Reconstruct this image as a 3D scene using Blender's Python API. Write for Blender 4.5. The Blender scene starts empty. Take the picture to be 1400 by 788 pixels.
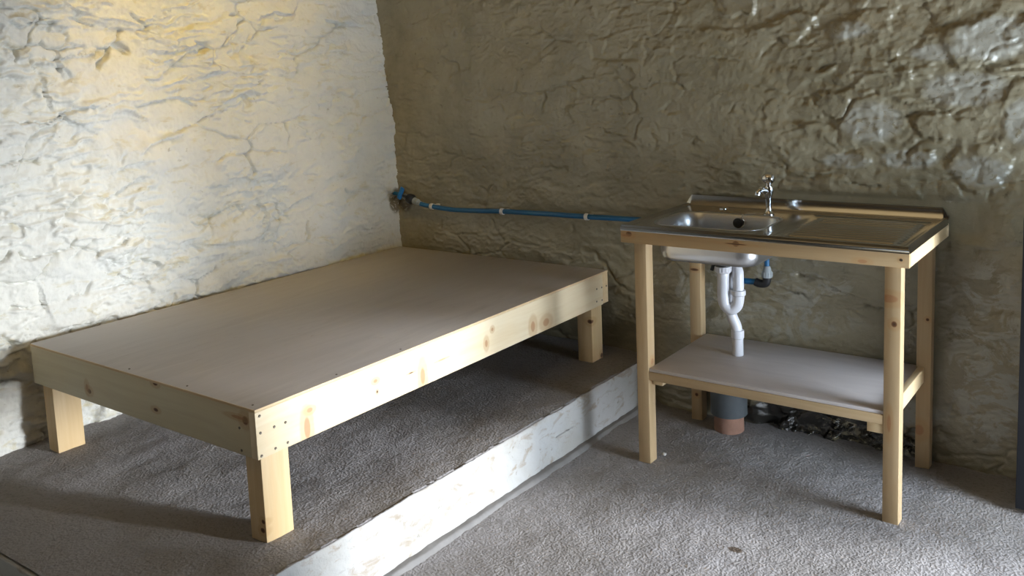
import bpy, bmesh, math
import numpy as np
from mathutils import Vector, Matrix

SC = bpy.context.scene
COL = SC.collection
PI = math.pi

# ------------------------------------------------------------------ helpers
def mesh_obj(name, verts, faces, mats, parent=None, loc=(0, 0, 0), smooth=False, midx=None):
    """verts in world metres; loc is where the object's origin (or its parent's) stands"""
    L = np.array(loc, float)
    me = bpy.data.meshes.new(name)
    V = np.asarray(verts, float) - L
    me.from_pydata([tuple(v) for v in V], [], [tuple(f) for f in faces])
    if not isinstance(mats, (list, tuple)):
        mats = [mats]
    for m in mats:
        me.materials.append(m)
    if midx is not None:
        me.polygons.foreach_set('material_index', list(midx))
    if smooth:
        me.polygons.foreach_set('use_smooth', [True] * len(me.polygons))
    me.update()
    o = bpy.data.objects.new(name, me)
    COL.objects.link(o)
    if parent is not None:
        o.parent = parent
    else:
        o.location = L
    return o

def thing(name, label, cat, loc, group=None):
    o = bpy.data.objects.new(name, None)
    COL.objects.link(o)
    o.location = loc
    o.empty_display_size = .05
    o['label'] = label
    o['category'] = cat
    if group:
        o['group'] = group
    return o

def tag(o, label, cat, group=None):
    o['label'] = label
    o['category'] = cat
    if group:
        o['group'] = group
    return o

class MB:
    """collects geometry in world coordinates"""
    def __init__(s):
        s.bm = bmesh.new()
    def box(s, x0, x1, y0, y1, z0, z1, bev=.002, seg=2):
        r = bmesh.ops.create_cube(s.bm, size=1)
        vs = r['verts']
        for v in vs:
            v.co = Vector(((x0 + x1) / 2 + v.co.x * (x1 - x0), (y0 + y1) / 2 + v.co.y * (y1 - y0), (z0 + z1) / 2 + v.co.z * (z1 - z0)))
        if bev > 0:
            es = list({e for v in vs for e in v.link_edges})
            bmesh.ops.bevel(s.bm, geom=es, offset=bev, segments=seg, profile=.5, affect='EDGES')
        return s
    def lathe(s, base, axis, prof, n=24, cap=True):
        """prof: (distance along axis, radius)"""
        a = Vector(axis).normalized()
        t = Vector((0, 0, 1)) if abs(a.z) < .9 else Vector((1, 0, 0))
        p = a.cross(t).normalized(); q = a.cross(p)
        B = Vector(base); rings = []
        for d, r in prof:
            c = B + a * d
            if r < 1e-6:
                rings.append([s.bm.verts.new(c)])
            else:
                rings.append([s.bm.verts.new(c + (p * math.cos(2 * PI * k / n) + q * math.sin(2 * PI * k / n)) * r) for k in range(n)])
        s._skin(rings, n)
        if cap:
            for R in (rings[0], rings[-1]):
                if len(R) > 2:
                    s.bm.faces.new(R)
        return s
    def _skin(s, rings, n):
        for A, Bq in zip(rings, rings[1:]):
            for k in range(n):
                k2 = (k + 1) % n
                if len(A) == 1 and len(Bq) == 1:
                    continue
                if len(A) == 1:
                    s.bm.faces.new((A[0], Bq[k], Bq[k2]))
                elif len(Bq) == 1:
                    s.bm.faces.new((A[k2], A[k], Bq[0]))
                else:
                    s.bm.faces.new((A[k], Bq[k], Bq[k2], A[k2]))
    def tube(s, pts, r, n=14, sub=6):
        P = [Vector(p) for p in pts]
        out = []
        for i in range(len(P) - 1):
            p0 = P[max(i - 1, 0)]; p1 = P[i]; p2 = P[i + 1]; p3 = P[min(i + 2, len(P) - 1)]
            for k in range(sub):
                t = k / sub
                out.append(.5 * ((2 * p1) + (p2 - p0) * t + (2 * p0 - 5 * p1 + 4 * p2 - p3) * t * t + (3 * p1 - p0 - 3 * p2 + p3) * t ** 3))
        out.append(P[-1])
        rings = []; nrm = None
        for i, c in enumerate(out):
            d = (out[min(i + 1, len(out) - 1)] - out[max(i - 1, 0)]).normalized()
            if nrm is None:
                t = Vector((0, 0, 1)) if abs(d.z) < .8 else Vector((1, 0, 0))
                nrm = d.cross(t).normalized()
            else:
                nrm = (nrm - d * nrm.dot(d)).normalized()
            b = d.cross(nrm)
            rr = r(i / (len(out) - 1)) if callable(r) else r
            rings.append([s.bm.verts.new(c + (nrm * math.cos(2 * PI * k / n) + b * math.sin(2 * PI * k / n)) * rr) for k in range(n)])
        s._skin(rings, n)
        s.bm.faces.new(rings[0]); s.bm.faces.new(rings[-1])
        return s
    def sphere(s, c, r, sx=1, sy=1, sz=1, n=20):
        g = bmesh.ops.create_uvsphere(s.bm, u_segments=n, v_segments=n // 2 + 2, radius=r)
        for v in g['verts']:
            v.co = Vector((v.co.x * sx, v.co.y * sy, v.co.z * sz)) + Vector(c)
        return s
    def build(s, name, mat, parent=None, loc=None, smooth=True, angle=35):
        L = Vector(parent.location) if parent is not None and loc is None else Vector(loc or (0, 0, 0))
        bmesh.ops.recalc_face_normals(s.bm, faces=s.bm.faces)
        for v in s.bm.verts:
            v.co -= L
        me = bpy.data.meshes.new(name)
        s.bm.to_mesh(me); s.bm.free()
        me.materials.append(mat)
        if smooth:
            me.polygons.foreach_set('use_smooth', [True] * len(me.polygons))
            me.set_sharp_from_angle(angle=math.radians(angle))
        o = bpy.data.objects.new(name, me)
        COL.objects.link(o)
        if parent is not None:
            o.parent = parent
        else:
            o.location = L
        return o

# ------------------------------------------------------------------ numpy noise
def _h(ix, iy, seed):
    n = (ix.astype(np.int64) * 374761393 + iy.astype(np.int64) * 668265263 + seed * 2147483647 + 1013904223) & 0xffffffff
    n = ((n ^ (n >> 13)) * 1274126177) & 0xffffffff
    n = (n ^ (n >> 16)) & 0xffffffff
    return (n & 0xffffff) / float(0xffffff)

def vnoise(x, y, seed=0):
    ix = np.floor(x); iy = np.floor(y)
    fx = x - ix; fy = y - iy
    fx = fx * fx * fx * (fx * (fx * 6 - 15) + 10); fy = fy * fy * fy * (fy * (fy * 6 - 15) + 10)
    a = _h(ix, iy, seed); b = _h(ix + 1, iy, seed); c = _h(ix, iy + 1, seed); d = _h(ix + 1, iy + 1, seed)
    return ((a * (1 - fx) + b * fx) * (1 - fy) + (c * (1 - fx) + d * fx) * fy) * 2 - 1

def fbm(x, y, seed=0, oct=4, gain=.5):
    t = 0; a = 1; tot = 0
    for k in range(oct):
        ca, sa = math.cos(.7 * k), math.sin(.7 * k)
        t = t + a * vnoise((x * ca - y * sa) * 2 ** k, (x * sa + y * ca) * 2 ** k, seed + k * 17)
        tot += a; a *= gain
    return t / tot * 1.6

def sstep(a, b, x):
    t = np.clip((x - a) / (b - a), 0, 1)
    return t * t * (3 - 2 * t)

def cells(u, z, cw, ch, seed, sharp):
    """irregular coursed stones: blended facet height (unit-ish), F2-F1 and the id noise"""
    X = u / cw; Y = z / ch
    row = np.floor(Y)
    best = np.full(u.shape, 9.); second = np.full(u.shape, 9.)
    D = []; H = []
    for dj in (-1, 0, 1):
        r = row + dj
        Xr = X + _h(r, r * 0 + 7, seed) * 3.
        c0 = np.floor(Xr)
        for di in (-1, 0, 1):
            c = c0 + di
            px = c + .5 + (_h(c, r, seed + 1) - .5) * .8
            py = r + .5 + (_h(c, r, seed + 2) - .5) * .7
            dx = Xr - px; dy = Y - py
            w = .75 + .5 * _h(c, r, seed + 6)
            d = np.sqrt((dx * w) ** 2 + dy ** 2)
            o = (_h(c, r, seed + 3) - .5) * 2
            tx = (_h(c, r, seed + 4) - .5) * 2.4
            ty = (_h(c, r, seed + 5) - .5) * 2.0 + .25
            h = o + tx * dx + ty * dy - .6 * d * d
            D.append(d); H.append(h)
            second = np.minimum(second, np.maximum(best, d)); best = np.minimum(best, d)
    W = 0; T = 0
    for d, h in zip(D, H):
        w = np.exp(-np.minimum((d - best) * sharp, 60)); W = W + w; T = T + w * h
    return T / W, second - best

def polydist(u, z, pts):
    """distance to a polyline and the signed side"""
    best = np.full(u.shape, 9.); side = np.zeros(u.shape)
    for (a, b), (c, d) in zip(pts, pts[1:]):
        vx, vz = c - a, d - b
        t = np.clip(((u - a) * vx + (z - b) * vz) / (vx * vx + vz * vz), 0, 1)
        dx = u - a - t * vx; dz = z - b - t * vz
        q = np.sqrt(dx * dx + dz * dz)
        s = np.sign(vx * (z - b) - vz * (u - a))
        m = q < best
        best = np.where(m, q, best); side = np.where(m, s, side)
    return best, side

# ------------------------------------------------------------------ materials
def newmat(name):
    m = bpy.data.materials.new(name); m.use_nodes = True
    nt = m.node_tree
    return m, nt, nt.nodes, nt.links, nt.nodes['Principled BSDF']

def N(nt, typ, **kw):
    n = nt.nodes.new(typ)
    for k, v in kw.items():
        if k.startswith('i_'):
            n.inputs[k[2:].replace('_', ' ')].default_value = v
        else:
            setattr(n, k, v)
    return n

def ramp(nt, fac, stops):
    r = nt.nodes.new('ShaderNodeValToRGB')
    e = r.color_ramp.elements
    while len(e) > 1:
        e.remove(e[-1])
    e[0].position = stops[0][0]; e[0].color = (*stops[0][1], 1) if len(stops[0][1]) == 3 else stops[0][1]
    for p, c in stops[1:]:
        q = e.new(p); q.color = (*c, 1) if len(c) == 3 else c
    nt.links.new(fac, r.inputs['Fac'])
    return r.outputs['Color']

def mix(nt, fac, a, b, mode='MIX'):
    m = nt.nodes.new('ShaderNodeMix'); m.data_type = 'RGBA'; m.blend_type = mode
    for sock, v in ((m.inputs[0], fac), (m.inputs[6], a), (m.inputs[7], b)):
        if isinstance(v, (int, float)):
            sock.default_value = v
        elif isinstance(v, tuple):
            sock.default_value = (*v, 1)
        else:
            nt.links.new(v, sock)
    return m.outputs[2]

def noise_node(nt, vec, scale, detail=4, rough=.55, dist=0):
    n = N(nt, 'ShaderNodeTexNoise')
    n.inputs['Scale'].default_value = scale; n.inputs['Detail'].default_value = detail
    n.inputs['Roughness'].default_value = rough; n.inputs['Distortion'].default_value = dist
    nt.links.new(vec, n.inputs['Vector'])
    return n.outputs['Fac']

def mapping(nt, vec, scale=(1, 1, 1), loc=(0, 0, 0), rot=(0, 0, 0)):
    m = N(nt, 'ShaderNodeMapping')
    m.inputs['Scale'].default_value = scale; m.inputs['Location'].default_value = loc; m.inputs['Rotation'].default_value = rot
    nt.links.new(vec, m.inputs['Vector'])
    return m.outputs[0]

def objco(nt):
    return N(nt, 'ShaderNodeTexCoord').outputs['Object']

def bump(nt, b, height, strength, dist, prev=None):
    n = N(nt, 'ShaderNodeBump')
    n.inputs['Strength'].default_value = strength; n.inputs['Distance'].default_value = dist
    nt.links.new(height, n.inputs['Height'])
    if prev is not None:
        nt.links.new(prev, n.inputs['Normal'])
    nt.links.new(n.outputs[0], b.inputs['Normal'])
    return n.outputs[0]

def blob(nt, vec, centre, radii):
    """0..1 soft ellipsoid mask round a point"""
    s = N(nt, 'ShaderNodeVectorMath', operation='SUBTRACT'); nt.links.new(vec, s.inputs[0]); s.inputs[1].default_value = centre
    m = N(nt, 'ShaderNodeVectorMath', operation='DIVIDE'); nt.links.new(s.outputs[0], m.inputs[0]); m.inputs[1].default_value = radii
    l = N(nt, 'ShaderNodeVectorMath', operation='LENGTH'); nt.links.new(m.outputs[0], l.inputs[0])
    r = N(nt, 'ShaderNodeMapRange', interpolation_type='SMOOTHSTEP')
    r.inputs['From Min'].default_value = 1.15; r.inputs['From Max'].default_value = .75
    nt.links.new(l.outputs['Value'], r.inputs['Value'])
    return r.outputs['Result'], l.outputs['Value']

def whitewash(name, base, alt, stain, stain_pos=.62, rough=.62, spec=.5, dirt=None):
    m, nt, nodes, links, b = newmat(name)
    v = objco(nt)
    f1 = noise_node(nt, v, 2.6, 5, .6, .4)
    c = mix(nt, ramp(nt, f1, [(.38, (0, 0, 0)), (.62, (1, 1, 1))]), base, alt)
    f2 = noise_node(nt, mapping(nt, v, (1, 1, 2.2), (3, 1, 7)), 9, 5, .65, .6)
    c = mix(nt, ramp(nt, f2, [(stain_pos, (0, 0, 0)), (stain_pos + .13, (.7, .7, .7))]), c, stain)
    f3 = noise_node(nt, mapping(nt, v, (1, 1, 1.4), (9, 4, 2)), 26, 4, .6)
    c = mix(nt, ramp(nt, f3, [(.66, (0, 0, 0)), (.74, (.55, .55, .55))]), c, tuple(.55 * k for k in stain))
    if dirt:
        for ctr, rad, colr, ns, thr in dirt:
            mk, _ = blob(nt, v, ctr, rad)
            nn = noise_node(nt, mapping(nt, v, (1, 1, 1.3), (ctr[0], 2, 5)), ns, 6, .7, .8)
            a = N(nt, 'ShaderNodeMath', operation='MULTIPLY'); nt.links.new(mk, a.inputs[0])
            rr = ramp(nt, nn, [(thr, (0, 0, 0)), (thr + .06, (1, 1, 1))]); nt.links.new(rr, a.inputs[1])
            c = mix(nt, a.outputs[0], c, colr)
    links.new(c, b.inputs['Base Color'])
    b.inputs['Roughness'].default_value = rough
    b.inputs['Specular IOR Level'].default_value = spec
    n1 = bump(nt, b, noise_node(nt, v, 40, 6, .65), .5, .006)
    n2 = bump(nt, b, noise_node(nt, mapping(nt, v, (1, 1, 1), (5, 5, 5)), 170, 3, .6), .35, .0022, n1)
    return m

def wood(name, axis, knots=(), base=(.74, .585, .36), dark=(.64, .47, .26), seed=0., gs=1.0):
    """pine: grain runs along axis; knots = (centre xyz, size, kind)"""
    m, nt, nodes, links, b = newmat(name)
    v = objco(nt)
    sc = [34 * gs, 34 * gs, 34 * gs]; sc[axis] = 1.3 * gs
    wob = noise_node(nt, mapping(nt, v, (1.5, 1.5, 1.5), (seed, seed * 2, 3)), 2.2, 2)
    wv = N(nt, 'ShaderNodeVectorMath', operation='MULTIPLY_ADD')
    cmb = N(nt, 'ShaderNodeCombineXYZ')
    for k in range(3):
        nt.links.new(wob, cmb.inputs[k])
    nt.links.new(cmb.outputs[0], wv.inputs[0]); wv.inputs[1].default_value = (.03, .03, .03); nt.links.new(v, wv.inputs[2])
    g = noise_node(nt, mapping(nt, wv.outputs[0], tuple(sc), (seed, seed, seed)), 1.0, 5, .6, .5)
    c = mix(nt, ramp(nt, g, [(.35, (0, 0, 0)), (.72, (1, 1, 1))]), base, dark)
    g2 = noise_node(nt, mapping(nt, v, (2.5, 2.5, 2.5), (seed * 3, 1, 1)), 1.5, 3)
    c = mix(nt, ramp(nt, g2, [(.35, (.0, .0, .0)), (.7, (.35, .35, .35))]), c, tuple(k * f for k, f in zip(base, (1.06, .95, .8))))
    for ctr, rad, kind in knots:
        halo, _ = blob(nt, v, ctr, tuple(r * 2.4 for r in rad))
        hm = N(nt, 'ShaderNodeMath', operation='MULTIPLY'); nt.links.new(halo, hm.inputs[0]); hm.inputs[1].default_value = .45
        c = mix(nt, hm.outputs[0], c, (.50, .30, .13))
        mk, ln = blob(nt, v, ctr, rad)
        if kind == 'red':
            hm2 = N(nt, 'ShaderNodeMath', operation='MULTIPLY'); nt.links.new(mk, hm2.inputs[0]); hm2.inputs[1].default_value = .7
            c = mix(nt, hm2.outputs[0], c, (.42, .20, .09))
        else:
            col = ramp(nt, ln, [(0., (.05, .025, .012)), (.6, (.14, .065, .03)), (1., (.26, .12, .05))])
            c = mix(nt, mk, c, col)
    links.new(c, b.inputs['Base Color'])
    b.inputs['Roughness'].default_value = .55
    b.inputs['Specular IOR Level'].default_value = .35
    bump(nt, b, g, .15, .0015)
    return m

def plain(name, col, rough=.5, metal=0., spec=.5, bs=0, bd=0, bstr=.3, var=0.):
    m, nt, nodes, links, b = newmat(name)
    b.inputs['Base Color'].default_value = (*col, 1)
    b.inputs['Roughness'].default_value = rough
    b.inputs['Metallic'].default_value = metal
    b.inputs['Specular IOR Level'].default_value = spec
    v = objco(nt)
    if var:
        f = noise_node(nt, v, 14, 4)
        links.new(mix(nt, ramp(nt, f, [(.35, (0, 0, 0)), (.7, (1, 1, 1))]), col, tuple(k * (1 - var) for k in col)), b.inputs['Base Color'])
    if bs:
        bump(nt, b, noise_node(nt, v, bs, 4), bstr, bd)
    return m

def concrete(name, base, dark, warm):
    m, nt, nodes, links, b = newmat(name)
    v = objco(nt)
    f = noise_node(nt, v, 3., 5, .6)
    c = mix(nt, ramp(nt, f, [(.35, (0, 0, 0)), (.68, (1, 1, 1))]), base, warm)
    f2 = noise_node(nt, v, 85, 5, .7)
    c = mix(nt, ramp(nt, f2, [(.50, (0, 0, 0)), (.72, (.75, .75, .75))]), c, dark)
    mk, _ = blob(nt, v, (2.254, -.969, 0), (.024, .016, .1))
    c = mix(nt, mk, c, (.10, .075, .055))
    links.new(c, b.inputs['Base Color'])
    b.inputs['Roughness'].default_value = .85
    b.inputs['Specular IOR Level'].default_value = .25
    vo = N(nt, 'ShaderNodeTexVoronoi'); vo.inputs['Scale'].default_value = 110; vo.feature = 'SMOOTH_F1'; vo.inputs['Smoothness'].default_value = .25
    vv = N(nt, 'ShaderNodeVectorMath', operation='MULTIPLY_ADD')
    nz = N(nt, 'ShaderNodeTexNoise'); nz.inputs['Scale'].default_value = 30; links.new(v, nz.inputs['Vector'])
    links.new(nz.outputs['Color'], vv.inputs[0]); vv.inputs[1].default_value = (.02, .02, .02); links.new(v, vv.inputs[2])
    links.new(vv.outputs[0], vo.inputs['Vector'])
    n0 = bump(nt, b, noise_node(nt, v, 48, 6, .76, 0), .6, .006)
    n1 = bump(nt, b, vo.outputs['Distance'], .7, .004, n0)
    bump(nt, b, noise_node(nt, v, 240, 3, .6), .5, .002, n1)
    return m

M = {}
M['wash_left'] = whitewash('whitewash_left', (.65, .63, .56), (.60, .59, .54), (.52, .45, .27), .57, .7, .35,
    dirt=[((0, -.02, .825), (.2, .05, .07), (.17, .14, .09), 15, .45)])
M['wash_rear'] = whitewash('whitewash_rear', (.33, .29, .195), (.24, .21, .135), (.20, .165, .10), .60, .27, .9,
    dirt=[((2.80, 0, .42), (.14, .2, .36), (.40, .38, .31), 8, .47), ((2.35, 0, .17), (.35, .2, .06), (.38, .36, .28), 9, .38), ((1.9, 0, .55), (.5, .2, .2), (.36, .34, .27), 6, .5),
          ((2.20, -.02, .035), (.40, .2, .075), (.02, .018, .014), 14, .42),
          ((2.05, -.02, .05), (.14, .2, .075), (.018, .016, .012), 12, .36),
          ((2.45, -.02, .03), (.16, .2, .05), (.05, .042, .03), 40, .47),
          ((2.753, 0, 1.075), (0.1, .2, 0.055), (.36, .345, .285), 30, .36),
          ((2.39, 0, 1.245), (0.11, .2, 0.075), (.36, .345, .285), 30, .36),
          ((2.78, 0, 1.53), (0.12, .2, 0.08), (.36, .345, .285), 30, .36),
          ((2.3, 0, 1.585), (0.09, .2, 0.035), (.36, .345, .285), 30, .36),
          ((2.62, 0, 1.49), (0.1, .2, 0.03), (.36, .345, .285), 30, .36),
          ((2.7, 0, 1.36), (0.14, .2, 0.06), (.36, .345, .285), 30, .36),
          ((2.52, 0, 1.11), (0.1, .2, 0.035), (.36, .345, .285), 30, .36),
          ((2.3, 0, 1.1), (0.09, .2, 0.03), (.36, .345, .285), 30, .36),
          ((2.88, 0, 1.25), (0.06, .2, 0.08), (.36, .345, .285), 30, .36),
          ((.03, 0, .82), (.05, .2, .055), (.13, .10, .06), 15, .42)])
M['wash_room'] = whitewash('whitewash_room', (.19, .17, .13), (.16, .14, .105), (.15, .12, .08), .62, .7, .3)
M['step_paint'] = whitewash('step_paint', (.43, .43, .42), (.37, .355, .32), (.25, .19, .12), .53, .65, .3)
M['floor'] = concrete('rough_concrete', (.30, .283, .28), (.14, .13, .125), (.28, .26, .245))
M['strip'] = plain('smooth_cement', (.22, .21, .20), .8, bs=60, bd=.003, var=.2)
M['steel'] = plain('brushed_steel', (.50, .50, .50), .17, 1., bs=0)
M['bowl'] = plain('satin_steel', (.66, .67, .69), .34, 1.)
M['chrome'] = plain('chrome', (.75, .76, .78), .07, 1.)
M['white_plastic'] = plain('white_plastic', (.60, .60, .63), .35)
M['clip_plastic'] = plain('clip_plastic', (.72, .70, .66), .5)
M['blue_pipe'] = plain('blue_polythene', (.012, .13, .30), .42, var=.15)
M['blue_handle'] = plain('blue_handle', (.01, .16, .48), .4)
M['grey_plastic'] = plain('grey_plastic', (.33, .36, .37), .5)
M['grey_pipe'] = plain('dark_grey_pvc', (.10, .115, .125), .5, var=.2)
M['black'] = plain('black_plastic', (.012, .012, .013), .45)
M['clay'] = plain('terracotta', (.36, .20, .14), .85, bs=60, bd=.004, var=.35)
M['door'] = plain('slate_blue_paint', (.012, .015, .022), .45, bs=40, bd=.002)
M['iron'] = plain('black_iron', (.02, .02, .02), .5, .8)
M['screw'] = plain('screw_head', (.16, .13, .10), .45, .6)
M['pebble'] = plain('pale_stone', (.62, .60, .57), .8, bs=80, bd=.003)
M['ceiling'] = wood('ceiling_boards', 0, base=(.40, .27, .12), dark=(.3, .18, .07))
M['ground'] = plain('yard_ground', (.38, .36, .32), .9, bs=20, bd=.02, var=.3)

def sheet(name, us, vs, fn, mats, midx=None, smooth=True, parent=None):
    """fn(U,V) -> X,Y,Z arrays"""
    U, V = np.meshgrid(us, vs, indexing='ij')
    X, Y, Z = fn(U, V)
    nu, nv = U.shape
    co = np.stack([X, Y, Z], -1).reshape(-1, 3).astype(np.float32)
    idx = np.arange(nu * nv).reshape(nu, nv)
    q = np.stack([idx[:-1, :-1], idx[1:, :-1], idx[1:, 1:], idx[:-1, 1:]], -1).reshape(-1, 4)
    me = bpy.data.meshes.new(name)
    me.vertices.add(len(co)); me.vertices.foreach_set('co', co.ravel())
    me.loops.add(q.size); me.loops.foreach_set('vertex_index', q.ravel().astype(np.int32))
    me.polygons.add(len(q))
    me.polygons.foreach_set('loop_start', np.arange(0, q.size, 4, dtype=np.int32))
    me.polygons.foreach_set('loop_total', np.full(len(q), 4, dtype=np.int32))
    if smooth:
        me.polygons.foreach_set('use_smooth', np.ones(len(q), dtype=bool))
    for m in (mats if isinstance(mats, (list, tuple)) else [mats]):
        me.materials.append(m)
    if midx is not None:
        me.polygons.foreach_set('material_index', midx(U, V).astype(np.int32).ravel())
    me.update(); me.validate()
    o = bpy.data.objects.new(name, me); COL.objects.link(o)
    if parent is not None:
        o.parent = parent
    return o

def steps(*segs):
    out = [np.array([segs[0][0]])]
    for a, b, d in segs:
        n = max(1, int(round(abs(b - a) / d)))
        out.append(np.linspace(a, b, n + 1)[1:])
    return np.concatenate(out)

# ------------------------------------------------------------------ the two rubble walls
ZS = steps((-.06, 1.95, .0058), (1.95, 2.75, .04))

LEFT_CREV = [  # (y, z) polylines seen as dark ledges in the left wall, depth, width
    ([(-1.774, 1.512), (-1.771, 1.464), (-1.759, 1.421)], .022, .009),
    ([(-1.724, 1.386), (-1.7, 1.407), (-1.651, 1.412), (-1.608, 1.409)], .020, .008),
    ([(-1.724, 1.386), (-1.699, 1.363), (-1.672, 1.35)], .022, .008),
    ([(-1.709, 1.591), (-1.701, 1.561)], .026, .011),
    ([(-1.698, 1.59), (-1.66, 1.603), (-1.618, 1.6), (-1.564, 1.613), (-1.526, 1.635)], .015, .008),
    ([(-1.767, 1.03), (-1.735, 1.067), (-1.699, 1.087)], .034, .017),
    ([(-1.915, 1.211), (-1.89, 1.256), (-1.872, 1.299), (-1.837, 1.336), (-1.768, 1.357)], .018, .014),
    ([(-1.6, 1.053), (-1.536, 1.088), (-1.471, 1.114), (-1.439, 1.119)], .016, .009),
    ([(-1.429, 1.221), (-1.394, 1.247), (-1.328, 1.259), (-1.259, 1.271)], .017, .009),
    ([(-1.529, 1.162), (-1.481, 1.177), (-1.407, 1.183)], .014, .008),
    ([(-1.641, .948), (-1.617, .973), (-1.546, .99), (-1.489, .999)], .020, .009),
    ([(-1.759, .862), (-1.72, .883), (-1.675, .903)], .016, .009),
    ([(-1.61, .804), (-1.563, .824), (-1.514, .844), (-1.48, .868)], .016, .009),
    ([(-1.562, .742), (-1.526, .722), (-1.47, .713)], .018, .009),
    ([(-1.891, .82), (-1.861, .854), (-1.825, .889)], .022, .018),
    ([(-1.88, .749), (-1.865, .69)], .020, .014),
    ([(-1.284, 1.53), (-1.166, 1.617), (-1.121, 1.617)], .016, .009),
    ([(-.653, 1.545), (-.663, 1.438)], .020, .006),
    ([(-.881, .928), (-.856, .89), (-.876, .853)], .026, .013),
    ([(-.742, 1.77), (-.677, 1.795), (-.58, 1.78), (-.541, 1.822)], .018, .010),
    ([(-1.427, 1.404), (-1.328, 1.419), (-1.243, 1.433), (-1.177, 1.399)], .015, .009),
    ([(-.896, 1.621), (-.833, 1.662), (-.798, 1.695)], .014, .008),
    ([(-.498, 1.6), (-.308, 1.616), (-.21, 1.6)], .014, .008),
    ([(-.353, 1.76), (-.248, 1.744), (-.137, 1.739)], .026, .014),
    ([(-.42, 1.427), (-.249, 1.434)], .013, .007),
    ([(-1.786, 1.571), (-1.814, 1.558), (-1.823, 1.598)], .014, .010),
    ([(-1.139, 1.045), (-1.047, 1.042)], .014, .007),
    ([(-1.943, 1.536), (-1.856, 1.531)], .014, .007),
    ([(-1.873, 1.727), (-1.849, 1.714), (-1.783, 1.733), (-1.716, 1.732)], .018, .010),
    ([(-1.724, 1.787), (-1.654, 1.797), (-1.614, 1.78)], .015, .009),
    ([(-.761, .876), (-.693, .907), (-.602, .929)], .015, .012),
    ([(-1.293, 1.613), (-1.226, 1.612), (-1.154, 1.632)], .015, .009),
    ([(-.538, 1.401), (-.374, 1.407)], .012, .006),
    ([(-.757, 1.382), (-.649, 1.4)], .012, .006),
    ([(-1.984, 1.154), (-1.881, 1.168)], .014, .008),
    ([(-1.999, 1.013), (-1.948, 1.018), (-1.899, .991)], .014, .008),
]

def ledges(u, z, lst):
    h = np.zeros_like(u)
    wu = u + .004 * fbm(u * 60, z * 60, 91, 2); wz = z + .004 * fbm(u * 60, z * 60, 92, 2)
    for pts, dep, wid in lst:
        dep *= .85; wid *= .75
        xs = [p[0] for p in pts]; zs = [p[1] for p in pts]
        m = (u > min(xs) - .1) & (u < max(xs) + .1) & (z > min(zs) - .1) & (z < max(zs) + .1)
        if not m.any():
            continue
        d, s = polydist(wu[m], wz[m], pts)
        # a groove with an overhanging stone above it that juts out and dies away
        g = np.where(s > 0, .5 * dep * np.exp(-d / (wid * 4)), -2.1 * dep * np.exp(-d / (wid * 1.0)))
        h[m] += g
    return h

def rubble(u, z, seed, amp, crev):
    wu = u + .045 * fbm(u * 4, z * 6, seed + 50, 3) + .012 * fbm(u * 16, z * 20, seed + 52, 2)
    wz = z + .030 * fbm(u * 3.2, z * 5, seed + 60, 3) + .010 * fbm(u * 14, z * 22, seed + 62, 2)
    sh = 5 + 30 * sstep(-.2, .7, fbm(u * 3, z * 4, seed + 70, 2))
    h1, e1 = cells(wu, wz, .27, .115, seed, sh)
    h2, e2 = cells(wu * 1.02 + 3, wz + 1.3, .12, .042, seed + 11, sh * .8)
    h3, e3 = cells(wu + 7, wz + 2.1, .45, .26, seed + 23, 6)
    m2 = sstep(-.15, .45, fbm(u * 2.2, z * 2.6, seed + 80, 2))
    h = amp * (.55 * h1 + .42 * h2 * m2 + .45 * h3)
    cr = sstep(.05, .45, fbm(u * 5, z * 8, seed + 90, 3))
    h -= crev * np.exp(-(e1 / (.045 if crev < .02 else .028)) ** 2) * cr
    cr2 = sstep(.15, .5, fbm(u * 7, z * 11, seed + 95, 3))
    h -= crev * .6 * np.exp(-(e2 / .07) ** 2) * cr2 * m2
    h += amp * .22 * fbm(u * 22, z * 30, seed + 100, 4) + .022 * fbm(u * 1.3, z * 1.5, seed + 110, 2)
    sl = 1 - np.abs(fbm(wu * 7 + 3, wz * 34, seed + 130, 3))
    h += amp * .5 * (sstep(.62, .96, sl) - .3) * sstep(-.35, .25, fbm(u * 3.3, z * 5, seed + 140, 2))
    h += .0012 * fbm(u * 120, z * 120, seed + 120, 2)
    return h

def left_wall(Y, Z):
    x0 = np.interp(Z, [0, .2, .45, .6, 1.0, 1.23, 1.45, 1.64, 1.87, 2.7], [-.05, -.022, .0, .004, 0, -.004, -.034, -.060, -.064, -.09])
    h = rubble(Y, Z, 5, .020, .036)
    h = h * (1 + .2 * sstep(-.9, -1.5, Y)) + ledges(Y, Z, LEFT_CREV)
    near = sstep(.10, .0, np.abs(Z - .52) - .06) * sstep(-2.05, -1.98, Y)      # the bed stands against it
    X = x0 + h * (1 - .35 * sstep(-.35, -.05, Y)) - .006
    X = np.where(near > 0, np.minimum(X, (1 - near) * X + near * .024), X)
    return X, Y, Z

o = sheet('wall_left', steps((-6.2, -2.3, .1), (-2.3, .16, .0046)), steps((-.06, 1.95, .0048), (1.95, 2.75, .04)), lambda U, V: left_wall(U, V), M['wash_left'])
o['kind'] = 'structure'

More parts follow.
